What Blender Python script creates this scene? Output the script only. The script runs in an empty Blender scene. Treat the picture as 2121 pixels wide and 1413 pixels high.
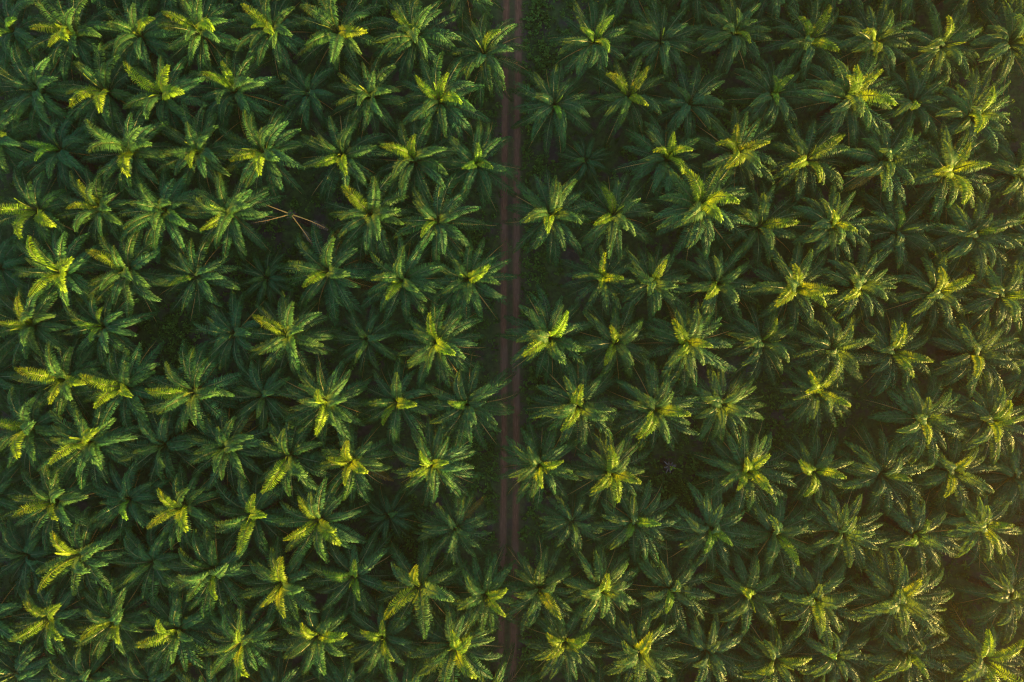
import bpy, math, random
import numpy as np

R = math.radians
sc = bpy.context.scene
COL = sc.collection
rnd = random.Random(7)

# ------------------------------------------------------------------ camera numbers (a drone looking straight down)
CAM_Z = 91.0
F_PX = 2121 * 24.0 / 36.0
CX, CY = 1060.5, 706.5


def at(px, py, z):
    """world x, y of the point at height z that stands at this place of the photograph"""
    d = (CAM_Z - z) / F_PX
    return (px - CX) * d, -(py - CY) * d


SUN_EL = R(4.6)
SUN_AZ = R(-24.0)                      # direction towards the sun in the ground plane, from +x
SUN = (math.cos(SUN_AZ) * math.cos(SUN_EL), math.sin(SUN_AZ) * math.cos(SUN_EL), math.sin(SUN_EL))

# ------------------------------------------------------------------ helpers


def tag(o, label=None, cat=None, group=None, kind=None):
    if label: o['label'] = label
    if cat: o['category'] = cat
    if group: o['group'] = group
    if kind: o['kind'] = kind
    return o


def link(name, data, parent=None, loc=(0, 0, 0), rot=(0, 0, 0), scale=(1, 1, 1), color=None):
    o = bpy.data.objects.new(name, data)
    COL.objects.link(o)
    o.parent = parent
    o.location, o.rotation_euler, o.scale = loc, rot, scale
    if color: o.color = color
    return o


class MB:
    """collects faces with a material index and one value per vertex"""

    def __init__(self):
        self.v, self.f, self.m, self.t, self.s = [], [], [], [], []

    def add(self, verts, faces, mat=0, t=0.0, shade=1.0):
        n = len(self.v)
        self.v += [tuple(p) for p in verts]
        self.t += list(t) if hasattr(t, '__len__') else [t] * len(verts)
        self.s += [shade] * len(verts)
        for f in faces:
            self.f.append(tuple(i + n for i in f))
            self.m.append(mat)

    def tube(self, pts, radii, mat=0, t=0.0, sides=5, cap=True):
        pts = [np.array(p, float) for p in pts]
        verts, faces = [], []
        for i, p in enumerate(pts):
            d = pts[min(i + 1, len(pts) - 1)] - pts[max(i - 1, 0)]
            d /= np.linalg.norm(d) + 1e-9
            up = np.array((0, 0, 1.0)) if abs(d[2]) < .9 else np.array((1.0, 0, 0))
            a = np.cross(d, up); a /= np.linalg.norm(a)
            b = np.cross(a, d)
            for k in range(sides):
                w = 2 * math.pi * k / sides
                verts.append(p + radii[i] * (a * math.cos(w) + b * math.sin(w)))
        for i in range(len(pts) - 1):
            for k in range(sides):
                k2 = (k + 1) % sides
                faces.append((i * sides + k, i * sides + k2, (i + 1) * sides + k2, (i + 1) * sides + k))
        if cap:
            faces.append(tuple(range(sides))[::-1])
            faces.append(tuple((len(pts) - 1) * sides + k for k in range(sides)))
        self.add(verts, faces, mat, t)

    def mesh(self, name, mats, smooth=False):
        me = bpy.data.meshes.new(name)
        me.from_pydata(self.v, [], self.f)
        for m in mats: me.materials.append(m)
        me.polygons.foreach_set('material_index', self.m)
        if smooth: me.polygons.foreach_set('use_smooth', [True] * len(self.f))
        a = me.attributes.new('along', 'FLOAT', 'POINT')
        a.data.foreach_set('value', self.t)
        b = me.attributes.new('tone', 'FLOAT', 'POINT')
        b.data.foreach_set('value', self.s)
        me.update()
        return me


# ------------------------------------------------------------------ materials


def new_mat(name):
    m = bpy.data.materials.new(name)
    m.use_nodes = True
    nt = m.node_tree
    nt.nodes.clear()
    return m, nt, nt.nodes, nt.links


def node(nt, kind, **kw):
    n = nt.nodes.new(kind)
    for k, v in kw.items():
        if k in n.inputs: n.inputs[k].default_value = v
        else: setattr(n, k, v)
    return n


def mixc(nt, a, b, fac, blend='MIX'):
    n = nt.nodes.new('ShaderNodeMix'); n.data_type = 'RGBA'; n.blend_type = blend
    for sock, val in ((n.inputs[0], fac), (n.inputs[6], a), (n.inputs[7], b)):
        if hasattr(val, 'is_output'): nt.links.new(val, sock)
        else: sock.default_value = val
    return n.outputs[2]


def ramp(nt, fac, stops):
    n = nt.nodes.new('ShaderNodeValToRGB')
    e = n.color_ramp.elements
    while len(e) < len(stops): e.new(.5)
    for i, (p, c) in enumerate(stops):
        e[i].position = p
        e[i].color = c if hasattr(c, '__len__') else (c, c, c, 1)
    nt.links.new(fac, n.inputs[0])
    return n.outputs[0]


def noise(nt, scale, detail=4, rough=.6, vec=None):
    n = node(nt, 'ShaderNodeTexNoise', Scale=scale, Detail=detail, Roughness=rough)
    if vec is not None: nt.links.new(vec, n.inputs['Vector'])
    return n.outputs['Fac']


def leaf_material(name, trans_tint, trans=.34, rough=.42, glow=(.3, .3, .012, 1)):
    """a leaf: its own colour comes from the object colour, older leaflet tips are yellower"""
    m, nt, N, L = new_mat(name)
    oi = N.new('ShaderNodeObjectInfo')
    at_ = node(nt, 'ShaderNodeAttribute', attribute_name='along')
    geo = N.new('ShaderNodeNewGeometry')
    tc = N.new('ShaderNodeTexCoord')
    nz = noise(nt, 1.7, 3, .6, tc.outputs['Object'])
    isl = ramp(nt, geo.outputs['Random Per Island'], [(0, (.72, .76, .8, 1)), (1, (1.3, 1.22, 1.1, 1))])
    c = mixc(nt, oi.outputs['Color'], isl, 1.0, 'MULTIPLY')
    big = ramp(nt, nz, [(.35, (.82, .86, .9, 1)), (.7, (1.2, 1.14, 1.0, 1))])
    c = mixc(nt, c, big, 1.0, 'MULTIPLY')
    tn = node(nt, 'ShaderNodeAttribute', attribute_name='tone')
    c = mixc(nt, c, tn.outputs['Vector'], 1.0, 'MULTIPLY')
    tip = ramp(nt, at_.outputs['Fac'], [(.8, 0.0), (1.0, .35)])
    c = mixc(nt, c, (.16, .15, .03, 1), tip)
    pr = node(nt, 'ShaderNodeBsdfPrincipled', Roughness=rough)
    pr.inputs['Specular IOR Level'].default_value = .17
    L.new(c, pr.inputs['Base Color'])
    tr = N.new('ShaderNodeBsdfTranslucent')
    through = mixc(nt, c, trans_tint, 1.0, 'MULTIPLY')
    L.new(mixc(nt, through, glow, .4), tr.inputs['Color'])
    mx = node(nt, 'ShaderNodeMixShader', Fac=trans)
    L.new(pr.outputs[0], mx.inputs[1]); L.new(tr.outputs[0], mx.inputs[2])
    out = N.new('ShaderNodeOutputMaterial')
    L.new(mx.outputs[0], out.inputs['Surface'])
    return m


def plain_material(name, c1, c2, scale=6.0, rough=.7, bump=0.0, stretch=None):
    m, nt, N, L = new_mat(name)
    tc = N.new('ShaderNodeTexCoord')
    vec = tc.outputs['Object']
    if stretch:
        mp = N.new('ShaderNodeMapping'); mp.inputs['Scale'].default_value = stretch
        L.new(vec, mp.inputs['Vector']); vec = mp.outputs[0]
    nz = noise(nt, scale, 6, .65, vec)
    c = ramp(nt, nz, [(.3, (*c1, 1)), (.7, (*c2, 1))])
    pr = node(nt, 'ShaderNodeBsdfPrincipled', Roughness=rough)
    L.new(c, pr.inputs['Base Color'])
    if bump:
        b = node(nt, 'ShaderNodeBump', Strength=bump, Distance=.05)
        L.new(nz, b.inputs['Height']); L.new(b.outputs[0], pr.inputs['Normal'])
    out = N.new('ShaderNodeOutputMaterial')
    L.new(pr.outputs[0], out.inputs['Surface'])
    return m


LEAF = leaf_material('palm_leaflet', (4.6, 3.0, .15, 1), .25, .5)
STALK = plain_material('palm_stalk', (.055, .075, .015), (.1, .11, .022), 5, .5)
OLD_STALK = plain_material('old_palm_stalk', (.27, .145, .025), (.4, .22, .035), 5, .5)
BARK = plain_material('palm_bark', (.03, .022, .016), (.085, .06, .045), 7, .9, .6)
DEAD = plain_material('dead_leaflet', (.09, .06, .04), (.17, .12, .09), 6, .8)
GREY = plain_material('weathered_stub', (.06, .048, .045), (.16, .125, .12), 9, .85, .4)
UNDER = leaf_material('undergrowth_leaf', (1.8, 1.8, 1.0, 1), .25, .55, (.05, .09, .02, 1))


def soil_nodes(nt, vec):
    """damp brown soil with leaf litter, green moss and paler bluish, smoother patches"""
    n1 = noise(nt, .3, 8, .7, vec); n2 = noise(nt, 1.3, 8, .7, vec); n3 = noise(nt, .05, 3, .5, vec)
    c = ramp(nt, n2, [(.3, (.022, .017, .015, 1)), (.52, (.05, .038, .033, 1)), (.72, (.10, .075, .06, 1))])
    moss = ramp(nt, n2, [(.35, (.018, .034, .008, 1)), (.7, (.075, .125, .026, 1))])
    c = mixc(nt, c, moss, ramp(nt, n1, [(.4, 0.0), (.5, 1.0)]))
    pale_blue = ramp(nt, n3, [(.68, 0.0), (.76, .5)])  # mask of the paler bluish patches
    c = mixc(nt, c, (.075, .075, .10, 1), pale_blue)
    return c, n2, pale_blue


def ground_material():
    m, nt, N, L = new_mat('soil')
    g = N.new('ShaderNodeNewGeometry')
    c, h, pale_blue = soil_nodes(nt, g.outputs['Position'])
    pr = node(nt, 'ShaderNodeBsdfPrincipled')
    L.new(ramp(nt, pale_blue, [(0, .9), (.6, .45)]), pr.inputs['Roughness'])
    L.new(c, pr.inputs['Base Color'])
    b = node(nt, 'ShaderNodeBump', Strength=.7, Distance=.12)
    L.new(h, b.inputs['Height']); L.new(b.outputs[0], pr.inputs['Normal'])
    out = N.new('ShaderNodeOutputMaterial'); L.new(pr.outputs[0], out.inputs['Surface'])
    return m


def track_material():
    """two rusty wheel ruts with a mossy strip between them, fading into the soil on both sides"""
    m, nt, N, L = new_mat('track_dirt')
    g = N.new('ShaderNodeNewGeometry')
    soil, h, pale_blue = soil_nodes(nt, g.outputs['Position'])
    at_ = node(nt, 'ShaderNodeAttribute', attribute_name='along')      # distance across the track in metres
    mp = N.new('ShaderNodeMapping'); mp.inputs['Scale'].default_value = (1, .16, 1)
    L.new(g.outputs['Position'], mp.inputs['Vector'])
    wob = noise(nt, 1.1, 5, .65, mp.outputs[0])
    wob2 = noise(nt, .12, 3, .5, g.outputs['Position'])
    mr = node(nt, 'ShaderNodeMath', operation='MULTIPLY_ADD'); mr.inputs[1].default_value = .5; mr.inputs[2].default_value = -.25
    L.new(wob, mr.inputs[0])
    mr2 = node(nt, 'ShaderNodeMath', operation='MULTIPLY_ADD'); mr2.inputs[1].default_value = .5
    L.new(wob2, mr2.inputs[0]); mr2.inputs[2].default_value = -.25
    s1 = node(nt, 'ShaderNodeMath', operation='ADD'); L.new(at_.outputs['Fac'], s1.inputs[0]); L.new(mr.outputs[0], s1.inputs[1])
    ab = []
    for centre, w in ((-.82, .56), (.82, .58)):
        d = node(nt, 'ShaderNodeMath', operation='SUBTRACT'); L.new(s1.outputs[0], d.inputs[0]); d.inputs[1].default_value = centre
        a = node(nt, 'ShaderNodeMath', operation='ABSOLUTE'); L.new(d.outputs[0], a.inputs[0])
        a2 = node(nt, 'ShaderNodeMath', operation='SUBTRACT'); L.new(a.outputs[0], a2.inputs[0]); L.new(mr2.outputs[0], a2.inputs[1])
        dv = node(nt, 'ShaderNodeMath', operation='DIVIDE'); L.new(a2.outputs[0], dv.inputs[0]); dv.inputs[1].default_value = w
        ab.append(ramp(nt, dv.outputs[0], [(.4, 1.0), (1.0, 0.0)]))
    rut = mixc(nt, ab[0], ab[1], 1.0, 'LIGHTEN')
    fine = noise(nt, 6, 8, .7, mp.outputs[0])
    dirt = ramp(nt, fine, [(.3, (.11, .045, .025, 1)), (.52, (.19, .08, .045, 1)), (.75, (.31, .14, .085, 1))])
    grey = mixc(nt, dirt, (.19, .115, .085, 1), ramp(nt, wob2, [(.45, 0.0), (.7, .7)]))
    # bare soil spilling out beyond the ruts
    a = node(nt, 'ShaderNodeMath', operation='ABSOLUTE'); L.new(s1.outputs[0], a.inputs[0])
    spill = ramp(nt, a.outputs[0], [(.5, .35), (1.0, 0.0)])
    dv = node(nt, 'ShaderNodeMath', operation='DIVIDE'); L.new(a.outputs[0], dv.inputs[0]); dv.inputs[1].default_value = 2.6
    spill = ramp(nt, dv.outputs[0], [(.45, .45), (.95, 0.0)])
    c = mixc(nt, soil, (.11, .055, .034, 1), spill)
    c = mixc(nt, c, grey, rut)
    pr = node(nt, 'ShaderNodeBsdfPrincipled', Roughness=.85)
    L.new(c, pr.inputs['Base Color'])
    b = node(nt, 'ShaderNodeBump', Strength=.5, Distance=.06)
    L.new(fine, b.inputs['Height']); L.new(b.outputs[0], pr.inputs['Normal'])
    out = N.new('ShaderNodeOutputMaterial'); L.new(pr.outputs[0], out.inputs['Surface'])
    return m


# ------------------------------------------------------------------ fronds


def frond_curve(L, a0, bend, p, side, n=26):
    """rachis points and tangents, rising at a0 and arching over"""
    pts, tan = [np.zeros(3)], []
    for i in range(n):
        u = (i + .5) / n
        a = a0 - bend * u ** p
        yaw = side * u * u
        d = np.array((math.cos(a) * math.cos(yaw), math.cos(a) * math.sin(yaw), math.sin(a)))
        pts.append(pts[-1] + d * L / n)
        tan.append(d)
    tan.append(tan[-1])
    return np.array(pts), np.array(tan)


def lerp_curve(arr, u):
    x = u * (len(arr) - 1)
    i = min(int(x), len(arr) - 2)
    return arr[i] * (1 - (x - i)) + arr[i + 1] * (x - i)


def make_frond(seed, L, a0, bend, p=1.5, lm=.85, start=.13, step=.076, width=.064, droop=1.0, closed=0.0, skip=0.0, old=False,
               thick=1.0, fluff=1.0, bunch=.0055):
    r = random.Random(seed)
    side = r.uniform(-.35, .35)
    twist = r.uniform(-.35, .35)
    pts, tan = frond_curve(L, R(a0), R(bend), p, side)
    mb = MB()
    us = [0, .06, .17, .35, .55, .75, .92]
    w0 = (.085 if not old else .075) * thick
    mb.tube([lerp_curve(pts, u) for u in us], [w0 * (1 - u) ** .8 * (1.25 if u == 0 else 1) + .008 for u in us], 1, 0.0, 5)
    n = int(L * (1 - start) / step)
    shade = {}
    for i in range(n + 1):
        if i % 3 == 0: shade = {-1: r.uniform(.72, 1.3), 1: r.uniform(.72, 1.3)}
        u0 = start + (1 - start) * i / n
        for s in (-1, 1):
            u = min(.999, max(start, u0 + (1 - i % 3) * bunch + r.uniform(-.004, .004)))   # leaflets stand in threes
            if r.random() < skip: continue
            P, T = lerp_curve(pts, u), lerp_curve(tan, u)
            T = T / np.linalg.norm(T)
            B = np.cross((0, 0, 1.0), T); B /= np.linalg.norm(B) + 1e-9
            Nn = np.cross(T, B)
            w = twist * u
            B, Nn = B * math.cos(w) + Nn * math.sin(w), Nn * math.cos(w) - B * math.sin(w)
            v = (u - start) / (1 - start)
            prof = min(1.0, .38 + 2.4 * v) * (1.0 - .6 * max(0, (v - .55) / .45) ** 1.8)
            l = lm * prof * r.uniform(.82, 1.12)
            ph = R(78 - 36 * v + (i % 3 - 1) * 5 + r.uniform(-6, 6)) * (1 - closed)
            lift = R((26 if i % 3 == 1 else 2) * fluff + r.uniform(-9, 9)) * (1 - closed)
            d = T * math.cos(ph) + (B * s * math.cos(lift) + Nn * math.sin(lift)) * math.sin(ph)
            d /= np.linalg.norm(d)
            g = np.array((0, 0, -1.0))
            # three bends of the leaflet, hanging more towards its tip
            q = [P]
            dd = d
            for k, (frac, dr) in enumerate(((.34, .12), (.36, .62), (.30, .85))):
                dd = dd + g * dr * droop * (1 - closed) * r.uniform(.75, 1.25)
                dd /= np.linalg.norm(dd)
                q.append(q[-1] + dd * l * frac)
            W = T - d * np.dot(T, d)
            if np.linalg.norm(W) < .05: W = Nn
            W = W / np.linalg.norm(W)
            W = W * math.cos(.35 * s) + np.cross(d, W) * math.sin(.35 * s)
            hw = width * .5 * r.uniform(.8, 1.15)
            vs = [q[0] - W * hw * .6, q[0] + W * hw * .6, q[1] - W * hw, q[1] + W * hw, q[2] - W * hw * .8, q[2] + W * hw * .8, q[3]]
            tt = [.0, .0, .35, .35, .7, .7, 1.0]
            base = .5 * v if old else .25 * v
            mb.add(vs, [(0, 1, 3, 2), (2, 3, 5, 4), (4, 5, 6)], 0, [min(1, x * .85 + base * .4) for x in tt], shade[s])
    return mb


SPEC = {                       # L, a0, bend, p, leaflet length, droop, spacing of the leaflets, how far they bunch in threes
    'spear': dict(L=3.3, a0=87, bend=14, lm=.45, closed=.78, start=.25),
    'inner': dict(L=5.0, a0=83, bend=98, p=2.1, lm=.78, droop=1.0, step=.052, bunch=.003),
    'upper': dict(L=5.4, a0=64, bend=94, p=1.6, lm=.8, droop=1.2, step=.056, bunch=.004),
    'middle': dict(L=5.8, a0=46, bend=80, p=1.5, lm=.86, droop=1.2, step=.062),
    'outer': dict(L=6.2, a0=26, bend=64, p=1.5, lm=.88, droop=1.2, step=.062),
    'lower': dict(L=6.5, a0=4, bend=46, p=1.3, lm=.94, skip=.06),
    'hanging': dict(L=6.0, a0=-20, bend=34, p=1.3, lm=.75, skip=.2, old=True),
}
FROND, RAW = {}, {}
for ki, (k, spec) in enumerate(SPEC.items()):
    FROND[k] = []
    for s in range(4 if k not in ('spear', 'hanging') else 2):
        q = dict(spec); rr = random.Random(50 * ki + s)
        q['L'] *= rr.uniform(.95, 1.06); q['bend'] += rr.uniform(-8, 10)
        mb = make_frond(100 * ki + s, **q)
        if s == 0: RAW[k] = mb
        FROND[k].append(mb.mesh('frond_' + k, [LEAF, OLD_STALK if k in ('lower', 'hanging') else STALK]))
FRIZZ = {}
for ki, (k, spec) in enumerate(SPEC.items()):
    if k in ('spear', 'hanging'): FRIZZ[k] = FROND[k]; continue
    q = dict(spec); q['lm'] *= .8; q['droop'] = .35; q['fluff'] = 1.7; q['width'] = .06
    q['skip'] = .12
    FRIZZ[k] = [make_frond(900 + 10 * ki + s, **q).mesh('frond_loose_' + k, [LEAF, STALK]) for s in range(2)]
# a frond with bronze leaflets and a dead one hanging bare
BARE = make_frond(777, L=5.0, a0=6, bend=22, p=1.4, lm=.65, start=.5, skip=.3, old=True, droop=1.6, width=.05, thick=1.15)
DRY_STALK = plain_material('dry_orange_stalk', (.45, .21, .035), (.6, .31, .06), 4, .6)
BARE_ME = [BARE.mesh('bare_stalk', [DEAD, DRY_STALK])]

# trunk, one metre tall meshes scaled in z would squash the leaf-base pattern, so three heights are built


def make_trunk(h, seed):
    r = random.Random(seed)
    mb = MB()
    n = 9
    rad = [.46, .36, .31, .29, .28, .29, .33, .40, .30]
    zz = [0, .12 * h, .25 * h, .4 * h, .55 * h, .7 * h, .83 * h, .95 * h, h + .15]
    mb.tube([(0, 0, z) for z in zz], rad, 0, 0, 12)
    nb = int(h * 11)
    for i in range(nb):                     # stubs of cut leaf bases in spiral rows
        z = .3 + (h - .35) * i / nb
        a = i * 2.39996
        k = max(0, (z / h - .55) / .45)
        r0 = .26 + .1 * k
        l = .14 + .28 * k * r.uniform(.6, 1.2)
        c, s = math.cos(a), math.sin(a)
        mb.tube([(c * r0, s * r0, z), (c * (r0 + l * .6), s * (r0 + l * .6), z + l * .7), (c * (r0 + l * .8), s * (r0 + l * .8), z + l * 1.2)],
                [.11, .085, .05], 0, 0, 5)
    return mb.mesh('palm_trunk', [BARK], False)


TRUNKS = {h: make_trunk(h, int(h * 10)) for h in (3.8, 4.6, 5.1, 5.4, 5.7, 6.0, 6.3, 6.6, 7.0)}

# ------------------------------------------------------------------ the palms, row by row, as the photograph shows them
# x, y of the heart in the photograph, how much sun it catches, relative size, loose (upright leaflets)
# b: much gold, m: some gold tips, g: lime green heart, d: dark in the shade
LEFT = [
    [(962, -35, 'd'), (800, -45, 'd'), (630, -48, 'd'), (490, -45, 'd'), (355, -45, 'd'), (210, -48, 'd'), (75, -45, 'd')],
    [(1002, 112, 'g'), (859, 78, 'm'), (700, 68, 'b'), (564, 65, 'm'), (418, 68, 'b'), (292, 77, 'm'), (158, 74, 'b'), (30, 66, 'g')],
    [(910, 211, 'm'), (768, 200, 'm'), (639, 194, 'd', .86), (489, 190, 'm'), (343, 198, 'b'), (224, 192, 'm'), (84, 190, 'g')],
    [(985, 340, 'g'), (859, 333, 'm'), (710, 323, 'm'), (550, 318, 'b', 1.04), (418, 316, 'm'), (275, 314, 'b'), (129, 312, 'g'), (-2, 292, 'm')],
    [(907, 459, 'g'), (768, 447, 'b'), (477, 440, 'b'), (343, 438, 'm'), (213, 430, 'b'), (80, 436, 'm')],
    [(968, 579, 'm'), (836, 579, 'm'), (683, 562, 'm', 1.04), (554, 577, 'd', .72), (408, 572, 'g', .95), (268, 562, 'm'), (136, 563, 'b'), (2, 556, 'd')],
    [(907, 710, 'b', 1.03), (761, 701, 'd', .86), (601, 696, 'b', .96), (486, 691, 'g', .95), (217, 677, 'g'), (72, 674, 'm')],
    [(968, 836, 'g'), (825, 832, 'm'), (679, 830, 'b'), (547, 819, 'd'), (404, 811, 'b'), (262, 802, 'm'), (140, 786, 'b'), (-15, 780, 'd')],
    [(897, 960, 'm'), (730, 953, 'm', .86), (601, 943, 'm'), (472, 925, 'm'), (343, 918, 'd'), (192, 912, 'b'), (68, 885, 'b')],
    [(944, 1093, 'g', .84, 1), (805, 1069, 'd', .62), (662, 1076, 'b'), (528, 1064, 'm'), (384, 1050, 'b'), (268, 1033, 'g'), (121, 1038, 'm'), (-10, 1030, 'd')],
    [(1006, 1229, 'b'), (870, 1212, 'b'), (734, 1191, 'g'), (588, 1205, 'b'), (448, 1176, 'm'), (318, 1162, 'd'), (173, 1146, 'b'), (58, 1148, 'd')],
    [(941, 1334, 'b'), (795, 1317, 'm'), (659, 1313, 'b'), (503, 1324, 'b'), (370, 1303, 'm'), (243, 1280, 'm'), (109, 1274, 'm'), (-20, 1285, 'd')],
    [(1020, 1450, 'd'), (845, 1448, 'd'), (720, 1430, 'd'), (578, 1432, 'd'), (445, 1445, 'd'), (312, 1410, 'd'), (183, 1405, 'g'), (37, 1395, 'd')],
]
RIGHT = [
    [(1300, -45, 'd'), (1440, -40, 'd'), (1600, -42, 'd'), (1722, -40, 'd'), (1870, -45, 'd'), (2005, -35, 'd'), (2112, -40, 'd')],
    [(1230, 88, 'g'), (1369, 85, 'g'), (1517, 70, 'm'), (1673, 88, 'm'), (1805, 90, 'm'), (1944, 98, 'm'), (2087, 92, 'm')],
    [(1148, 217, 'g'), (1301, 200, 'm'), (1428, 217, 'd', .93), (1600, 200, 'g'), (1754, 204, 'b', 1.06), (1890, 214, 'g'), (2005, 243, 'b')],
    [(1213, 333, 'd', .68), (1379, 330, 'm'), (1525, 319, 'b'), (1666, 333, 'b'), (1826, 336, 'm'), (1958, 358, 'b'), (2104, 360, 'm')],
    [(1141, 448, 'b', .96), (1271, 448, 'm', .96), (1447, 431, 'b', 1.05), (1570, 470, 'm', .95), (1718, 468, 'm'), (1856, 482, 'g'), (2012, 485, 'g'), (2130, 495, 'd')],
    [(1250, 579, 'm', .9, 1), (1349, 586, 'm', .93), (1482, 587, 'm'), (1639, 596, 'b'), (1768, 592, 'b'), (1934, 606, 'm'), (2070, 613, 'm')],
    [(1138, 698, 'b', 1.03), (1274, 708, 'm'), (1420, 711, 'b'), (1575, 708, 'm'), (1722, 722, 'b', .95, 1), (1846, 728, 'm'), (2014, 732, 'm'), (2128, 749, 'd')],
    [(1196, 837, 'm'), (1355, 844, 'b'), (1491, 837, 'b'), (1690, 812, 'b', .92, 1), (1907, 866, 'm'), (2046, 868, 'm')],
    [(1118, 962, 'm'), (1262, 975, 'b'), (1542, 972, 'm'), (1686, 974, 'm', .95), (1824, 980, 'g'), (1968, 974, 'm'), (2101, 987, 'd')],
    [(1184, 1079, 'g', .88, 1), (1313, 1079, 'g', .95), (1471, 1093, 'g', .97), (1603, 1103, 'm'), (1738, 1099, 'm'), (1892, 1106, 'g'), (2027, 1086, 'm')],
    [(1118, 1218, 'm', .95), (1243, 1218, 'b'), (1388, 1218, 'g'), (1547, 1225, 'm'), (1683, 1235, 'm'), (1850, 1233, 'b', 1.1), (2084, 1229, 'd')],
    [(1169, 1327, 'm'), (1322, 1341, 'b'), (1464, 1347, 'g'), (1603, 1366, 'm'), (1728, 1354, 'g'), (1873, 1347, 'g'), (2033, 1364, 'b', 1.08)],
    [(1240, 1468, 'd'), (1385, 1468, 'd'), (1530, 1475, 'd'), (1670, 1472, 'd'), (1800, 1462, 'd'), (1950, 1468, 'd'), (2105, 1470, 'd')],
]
HEIGHT = {'b': 6.4, 'm': 6.0, 'g': 5.8, 'd': 5.5}
TOP = {'b': (5, 1.12), 'm': (4, 1.0), 'g': (3, .84), 'd': (3, .74)}      # inner fronds that stand up into the sun
ORD = ['first', 'second', 'third', 'fourth', 'fifth', 'sixth', 'seventh', 'eighth', 'ninth', 'tenth', 'eleventh']
LOOK = {
    'b': ['tall oil palm with a gold sunlit crown', 'oil palm blazing yellow on topmost fronds', 'oil palm with bright golden upper fronds'],
    'm': ['green oil palm with sunlit yellow tips', 'oil palm with a few gold-edged fronds', 'oil palm with gold light on inner fronds'],
    'g': ['shaded oil palm with lime green heart', 'green oil palm with fresh lime inner leaves'],
    'd': ['dark green oil palm in full shade', 'dull green oil palm without sunlit fronds'],
}
GROUP = 'oil palms planted in staggered rows'


def jit(c, r, k=.14):
    f = 1 + r.uniform(-k, k)
    return (c[0] * f * (1 + r.uniform(-.08, .08)), c[1] * f, c[2] * f * (1 + r.uniform(-.12, .12)), 1)


YOUNG_SUNLIT = (.125, .225, .01)  # young leaf colour pushed towards gold to paint in sunlight
FRESH_SUNLIT = (.04, .118, .03)  # leaf green lightened to paint in the sun, for sunlit palms only
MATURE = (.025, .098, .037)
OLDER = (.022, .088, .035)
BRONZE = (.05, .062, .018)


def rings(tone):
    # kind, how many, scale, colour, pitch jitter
    heart = {'b': YOUNG_SUNLIT, 'm': YOUNG_SUNLIT, 'g': (.085, .2, .016), 'd': (.05, .13, .028)}[tone]  # sun and shade in the leaf colour: golder on lit palms, darker on shaded
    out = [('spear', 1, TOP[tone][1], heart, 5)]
    out += [('inner', TOP[tone][0], TOP[tone][1], heart, 8), ('upper', 7, .97, FRESH_SUNLIT if tone in 'bm' else MATURE, 8), ('middle', 9, .98, MATURE, 8), ('outer', 9, 1.0, MATURE, 7),  # upper fronds of sunlit palms are painted lighter
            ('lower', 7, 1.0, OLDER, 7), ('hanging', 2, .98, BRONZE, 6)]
    return out


def build_palm(px, py, tone, size, loose, label, rng):
    h = HEIGHT[tone] * (1 if size > .8 else .72) + rng.uniform(-.25, .25)
    h = min(TRUNKS, key=lambda q: abs(q - h))
    x, y = at(px, py, h + .3)
    size *= rng.uniform(.9, 1.09)
    lean, lean_to, opened = R(rng.uniform(0, 8)), rng.uniform(0, 6.28), rng.uniform(-6, 9)
    name = 'oil_palm'
    root = link(name, None, loc=(x - h * math.sin(lean) * math.cos(lean_to), y - h * math.sin(lean) * math.sin(lean_to), 0),
                rot=(-lean * math.sin(lean_to), lean * math.cos(lean_to), 0))
    root.empty_display_size = .5
    tag(root, label, 'palm tree', GROUP)
    link('trunk', TRUNKS[h], root)
    warm = rng.uniform(.86, 1.16)
    k = 0
    hue = rng.uniform(-.12, .12)
    for kind, n, sc_, colr, pj in rings(tone):
        bank = (FRIZZ if loose else FROND)[kind]
        if kind in ('lower', 'outer') and rng.random() < .5: n -= 1
        if kind == 'middle' and rng.random() < .4: n += 1
        if kind == 'hanging': n = rng.choice((1, 1, 2, 2))
        if size < .8 and kind in ('lower', 'hanging', 'outer'): n = max(1, n - 2)
        base = rng.uniform(0, 6.28)
        for i in range(n):
            az = base + 2 * math.pi * i / max(n, 1) + rng.uniform(-.26, .26)
            s = 1.03 * size * sc_ * (rng.uniform(.8, 1.12) if kind == 'inner' else rng.uniform(.92, 1.07))
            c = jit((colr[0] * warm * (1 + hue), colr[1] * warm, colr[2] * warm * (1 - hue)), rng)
            if kind == 'inner' and rng.random() < .55: c = jit(FRESH_SUNLIT if tone in 'bm' else MATURE, rng)  # lighter painted green again where the palm stands in the sun
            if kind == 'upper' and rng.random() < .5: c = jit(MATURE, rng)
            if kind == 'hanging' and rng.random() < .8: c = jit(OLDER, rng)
            if kind in ('lower', 'outer') and rng.random() < .012: c = jit((.12, .10, .02), rng)
            off = .14 if kind not in ('spear',) else .03
            zoff = {'spear': .35, 'inner': .3, 'upper': .22, 'middle': .12, 'outer': .0, 'lower': -.14, 'hanging': -.25}[kind]
            rx = rng.uniform(-.25, .25)
            pitch = R(rng.uniform(-pj, pj) + opened * (kind != 'spear'))
            nm = 'spear_leaf' if kind == 'spear' else 'frond'
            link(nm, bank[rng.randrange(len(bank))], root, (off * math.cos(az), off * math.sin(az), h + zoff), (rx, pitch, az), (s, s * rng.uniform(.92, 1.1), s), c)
    return root


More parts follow.
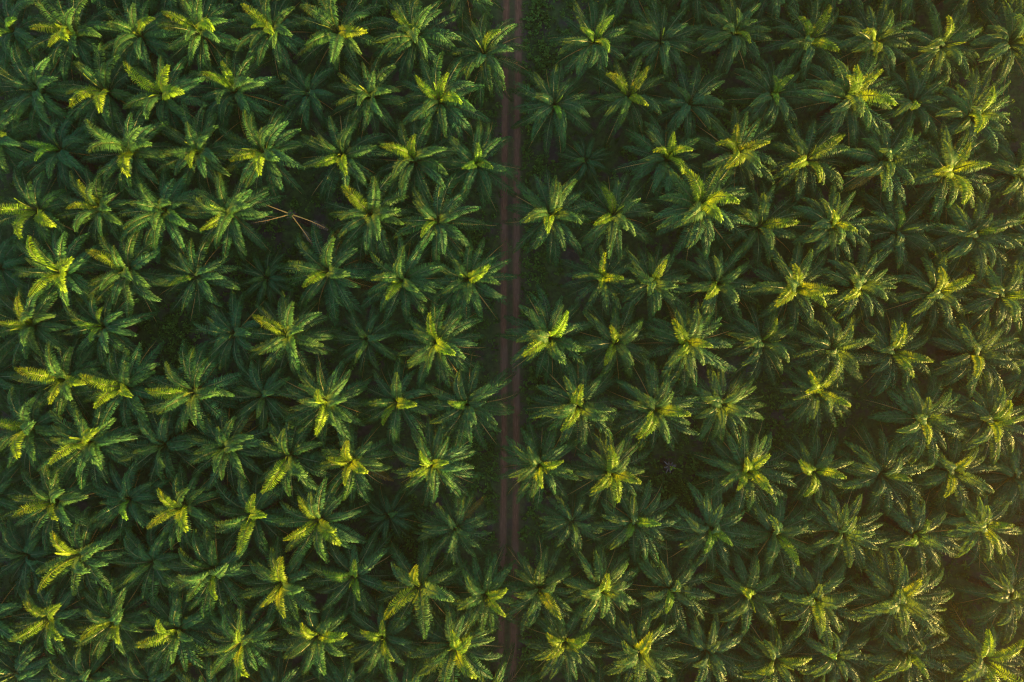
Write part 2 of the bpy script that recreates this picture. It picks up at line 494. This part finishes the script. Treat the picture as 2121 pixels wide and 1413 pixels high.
PALMS = []
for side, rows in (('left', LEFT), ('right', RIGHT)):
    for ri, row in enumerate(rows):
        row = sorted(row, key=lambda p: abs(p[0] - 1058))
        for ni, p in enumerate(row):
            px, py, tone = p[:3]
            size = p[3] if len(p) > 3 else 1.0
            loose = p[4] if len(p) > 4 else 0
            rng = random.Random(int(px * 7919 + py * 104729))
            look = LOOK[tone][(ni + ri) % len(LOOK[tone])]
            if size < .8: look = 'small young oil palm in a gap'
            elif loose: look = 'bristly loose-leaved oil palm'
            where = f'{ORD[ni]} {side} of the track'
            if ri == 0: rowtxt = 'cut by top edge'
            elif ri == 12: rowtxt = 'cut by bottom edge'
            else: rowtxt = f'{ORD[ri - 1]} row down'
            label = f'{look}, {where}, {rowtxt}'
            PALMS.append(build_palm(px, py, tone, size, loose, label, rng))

# ------------------------------------------------------------------ the dead palm and the broken trunk
dx, dy = at(601, 443, 7.2)
dead = link('dead_palm', None, loc=(dx, dy, 0))
tag(dead, 'dead oil palm with four bare orange frond stalks round a dark trunk', 'dead palm')
link('trunk', TRUNKS[7.0], dead)
for ang, ln, rx in ((161, 1.0, .2), (197, .93, -.2), (309, .9, .1), (341, .95, -.1)):
    a = R(ang)
    link('frond_stalk', BARE_ME[0], dead, (.25 * math.cos(a), .25 * math.sin(a), 7.0), (rx, R(-4), a), (ln, ln, ln))
mb = MB(); r = random.Random(5)
for i in range(26):
    a = r.uniform(0, 6.28); l = r.uniform(.25, .5); e = r.uniform(.3, 1.2); rr = r.uniform(0, .25)
    d = np.array((math.cos(a) * math.cos(e), math.sin(a) * math.cos(e), math.sin(e))); w = np.array((-math.sin(a), math.cos(a), 0)) * .05
    b = np.array((rr * math.cos(a), rr * math.sin(a), 0))
    m_ = b + d * l * .6; t_ = b + d * l - np.array((0, 0, .1))
    mb.add([b - w * .4, b + w * .4, m_ - w, m_ + w, t_], [(0, 1, 3, 2), (2, 3, 4)], 0, .3)
link('fern_tuft', mb.mesh('fern_tuft', [UNDER]), dead, (0, 0, 7.1), color=(.06, .13, .02, 1))

sx, sy = at(1388, 967, 4.2)
stump = link('broken_palm_trunk', None, loc=(sx, sy, 0))
tag(stump, 'broken headless palm trunk with pale stubs and a sprig of yellow-green leaves', 'palm stump')
link('trunk', TRUNKS[3.8], stump)
r = random.Random(11)
for i in range(9):
    a = i * 2.4; l = r.uniform(.45, .95); e = r.uniform(.1, .9)
    mb = MB()
    mb.tube([(0, 0, 0), (math.cos(a) * math.cos(e) * l * .6, math.sin(a) * math.cos(e) * l * .6, l * .6 * math.sin(e)),
             (math.cos(a) * math.cos(e) * l, math.sin(a) * math.cos(e) * l, l * math.sin(e) - .06)], [.13, .09, .05], 0, 0, 6)
    link('leaf_stub', mb.mesh('leaf_stub', [GREY]), stump, (.2 * math.cos(a), .2 * math.sin(a), 3.75))
mb = MB()
for i in range(11):
    a = r.uniform(0, 6.28); l = r.uniform(.3, .6); e = r.uniform(.2, 1.1)
    d = np.array((math.cos(a) * math.cos(e), math.sin(a) * math.cos(e), math.sin(e))); w = np.array((-math.sin(a), math.cos(a), 0)) * .07
    mb.add([-w * .4, w * .4, d * l * .6 - w, d * l * .6 + w, d * l], [(0, 1, 3, 2), (2, 3, 4)], 0, .3)
link('leaf_sprig', mb.mesh('leaf_sprig', [UNDER]), stump, (.3, -.15, 3.95), color=(.2, .27, .03, 1))

# ------------------------------------------------------------------ the plantation that goes on outside the picture, one mass
mb = MB()
VV, FF, MM, TT, off = [], [], [], [], 0
raw = {k: (np.array(m.v), m.f, m.m, m.t) for k, m in RAW.items()}
rng = random.Random(99)
row = 0
y = -290
COLS = []
while y < 2100:
    x = -330 + (row % 2) * 72
    while x < 3500:
        inside = -95 < x < 2195 and -110 < y < 1535
        if not inside and abs(x - 1058) > 85 and not (x > 2460 and y < 250):
            COLS.append((x + rng.uniform(-14, 14), y + rng.uniform(-12, 12)))
        x += 145
    y += 124; row += 1
for (x, y) in COLS:
    h = rng.uniform(5.2, 6.6)
    wx, wy = at(x, y, h)
    for kind, n in (('inner', 3), ('upper', 4), ('middle', 5), ('outer', 6), ('lower', 5), ('hanging', 5)):
        V, F, M_, T_ = raw[kind]
        base = rng.uniform(0, 6.28)
        for i in range(n):
            az = base + 6.283 * i / n + rng.uniform(-.3, .3)
            c, s = math.cos(az), math.sin(az)
            q = V * rng.uniform(.92, 1.05)
            VV.append(np.stack((q[:, 0] * c - q[:, 1] * s + wx, q[:, 0] * s + q[:, 1] * c + wy, q[:, 2] + h), 1))
            FF += [tuple(j + off for j in f) for f in F]; MM += M_; TT += T_
            off += len(V)
me = bpy.data.meshes.new('palm_canopy')
me.from_pydata(np.concatenate(VV).tolist(), [], FF)
me.materials.append(LEAF); me.materials.append(STALK)
me.polygons.foreach_set('material_index', MM)
a = me.attributes.new('along', 'FLOAT', 'POINT'); a.data.foreach_set('value', TT)
o = link('plantation_foliage', me, color=(.034, .092, .033, 1))
tag(o, 'dark green palm foliage of the plantation going on past the picture edges', 'foliage', kind='stuff')

# ------------------------------------------------------------------ ground, track, undergrowth
GX, GY = 170, 110
mb = MB()
nx, ny = 50, 38
vs = [(-GX + 2 * GX * i / nx, -GY + 2 * GY * j / ny, 0) for j in range(ny + 1) for i in range(nx + 1)]
fs = [(j * (nx + 1) + i, j * (nx + 1) + i + 1, (j + 1) * (nx + 1) + i + 1, (j + 1) * (nx + 1) + i) for j in range(ny) for i in range(nx)]
mb.add(vs, fs)
g = link('ground', mb.mesh('ground', [ground_material()]))
tag(g, 'dark damp soil with moss under the palms', 'ground', kind='structure')

line = [(-520, 1064), (0, 1061.5), (300, 1058), (600, 1056.5), (1000, 1056.5), (1150, 1054), (1413, 1050), (1950, 1044)]


def track_x(py):
    for (a, xa), (b, xb) in zip(line, line[1:]):
        if a <= py <= b: return xa + (xb - xa) * (py - a) / (b - a)
    return line[-1][1]


mb = MB()
prof = [(-2.9, 0), (-1.5, .02), (-1.25, .02), (-1.05, -.0), (-.6, -.0), (-.38, .05), (0, .08), (.38, .05), (.6, 0), (1.05, 0), (1.25, .02), (1.5, .02), (2.9, 0)]
ys = np.linspace(-650, 2060, 110)
vs, tt, fs = [], [], []
for j, py in enumerate(ys):
    x0, y0 = at(track_x(min(1950, max(-520, py))), py, 0)
    for q, z in prof:
        vs.append((x0 + q, y0, z + .008)); tt.append(q)
m_ = len(prof)
for j in range(len(ys) - 1):
    for i in range(m_ - 1):
        fs.append((j * m_ + i, (j + 1) * m_ + i, (j + 1) * m_ + i + 1, j * m_ + i + 1))
mb.add(vs, fs, 0, tt)
tr = link('dirt_track', mb.mesh('dirt_track', [track_material()]))
tag(tr, 'narrow straight rusty brown dirt track with two wheel ruts', 'track', kind='structure')

GAPS = [(365, 690, 75, 1.0), (1395, 985, 85, 1.0), (1625, 880, 90, .8), (1100, 60, 38, 1.0), (1095, 330, 36, .8), (1100, 560, 40, .8), (1105, 800, 36, .9),
        (1000, 480, 40, .8), (1000, 960, 42, 1.0), (600, 560, 60, .4), (10, 690, 50, 1.3), (860, 700, 30, .5), (860, 1110, 55, .9), (1100, 1380, 40, 1.0),
        (1560, 230, 40, .7), (1130, 130, 40, .7), (1970, 1190, 60, .5), (580, 480, 60, .2), (1085, 20, 30, 1.3), (1090, 1000, 25, .6)]
rg = np.random.default_rng(3)
rr = random.Random(21)
mb = MB()
made = 0
ph = [rr.uniform(0, 6.28) for _ in range(8)]
for i in range(60000):
    px, py = rr.uniform(-150, 2270), rr.uniform(-150, 1560)
    f = .5 + .25 * math.sin(px * .013 + ph[0]) * math.sin(py * .017 + ph[1]) + .25 * math.sin(px * .031 + py * .022 + ph[2]) * math.sin(py * .029 - px * .012 + ph[3])
    pr_ = max(0, f - .3) * .9
    for gx, gy, gr, gw in GAPS:
        d2 = ((px - gx) ** 2 + (py - gy) ** 2) / gr ** 2
        if d2 < 4: pr_ += gw * math.exp(-d2) * .85
    d = abs(px - track_x(min(1950, max(-520, py))))
    on_track = d < 27
    if d < 5: pr_ = .45 * f
    elif d < 19: pr_ = .03
    elif on_track: pr_ = .2 + pr_
    elif d < 75: pr_ += .42 if px > 1058 else .16
    if rr.random() > pr_: continue
    x, y = at(px, py, .2)
    nl = rr.randint(5, 9)
    hgt = rr.uniform(.15, .7) * (1.3 if pr_ > .6 else .8) * (.25 if on_track else 1)
    big_ = (.45 if on_track else 1.0) * rr.uniform(.7, 1.5)
    tone_ = rr.uniform(.6, 1.5)
    for k in range(nl):
        a = rr.uniform(0, 6.28); l = rr.uniform(.22, .5) * big_; e = rr.uniform(-.2, .8)
        ox, oy = rr.uniform(-.25, .25), rr.uniform(-.25, .25)
        z = hgt * rr.uniform(.2, 1)
        d3 = np.array((math.cos(a) * math.cos(e), math.sin(a) * math.cos(e), math.sin(e)))
        w = np.array((-math.sin(a), math.cos(a), rr.uniform(-.4, .4))) * l * .26
        b = np.array((x + ox, y + oy, z)); mm = b + d3 * l * .5; t3 = b + d3 * l - np.array((0, 0, l * .25))
        mb.add([b, mm - w, t3, mm + w], [(0, 1, 2, 3)], 0, rr.uniform(0, .6), tone_)
    made += 1
u = link('undergrowth', mb.mesh('undergrowth', [UNDER]), color=(.075, .15, .03, 1))
tag(u, 'low dark green ferns and creepers covering the soil between the palms', 'undergrowth', kind='stuff')
print('undergrowth clumps', made, 'palms', len(PALMS), 'outside', len(COLS))

# ------------------------------------------------------------------ air: warm evening haze round everything
HAZE = 0.00034
mb = MB()
X, Y, Z0, Z1 = GX + 2, GY + 2, -1.0, CAM_Z + 2.5
mb.add([(-X, -Y, Z0), (X, -Y, Z0), (X, Y, Z0), (-X, Y, Z0), (-X, -Y, Z1), (X, -Y, Z1), (X, Y, Z1), (-X, Y, Z1)],
       [(3, 2, 1, 0), (4, 5, 6, 7), (0, 1, 5, 4), (1, 2, 6, 5), (2, 3, 7, 6), (3, 0, 4, 7)])
m, nt, N, L = new_mat('evening_haze')
pv = node(nt, 'ShaderNodeVolumePrincipled', Density=HAZE, Anisotropy=.88)
pv.inputs['Color'].default_value = (1, .8, .46, 1)
out = N.new('ShaderNodeOutputMaterial'); L.new(pv.outputs[0], out.inputs['Volume'])
hz = link('haze', mb.mesh('haze', [m]))
tag(hz, 'thin warm evening haze over the plantation', 'haze', kind='stuff')

# ------------------------------------------------------------------ light
w = bpy.data.worlds.new('World'); sc.world = w; w.use_nodes = True
nt = w.node_tree
bg = nt.nodes['Background']
sky = nt.nodes.new('ShaderNodeTexSky'); sky.sky_type = 'NISHITA'
sky.sun_disc = False
sky.sun_elevation = SUN_EL
sky.sun_rotation = math.atan2(SUN[0], SUN[1])
sky.air_density = 1.0; sky.dust_density = 1.0; sky.ozone_density = 1.3
nt.links.new(sky.outputs[0], bg.inputs['Color'])
bg.inputs['Strength'].default_value = .122
ld = bpy.data.lights.new('sun', 'SUN'); ld.energy = 5.0; ld.angle = R(.5); ld.color = (1.0, .63, .16)
from mathutils import Vector
lo = link('sun', ld, loc=(60, -30, 60))
lo.rotation_euler = Vector(SUN).to_track_quat('Z', 'Y').to_euler()

# ------------------------------------------------------------------ camera and render settings
cd = bpy.data.cameras.new('camera'); cd.sensor_width = 36; cd.lens = 24; cd.clip_end = 2000
co = link('camera', cd, loc=(0, 0, CAM_Z))
sc.camera = co
sc.view_settings.view_transform = 'Standard'
sc.view_settings.look = 'None'
sc.view_settings.exposure = 2.78
sc.view_settings.gamma = 1
sc.cycles.use_denoising = True
sc.cycles.denoising_prefilter = 'NONE'
sc.cycles.use_adaptive_sampling = False
sc.cycles.filter_width = 1.1
sc.cycles.max_bounces = 5
sc.cycles.volume_bounces = 0
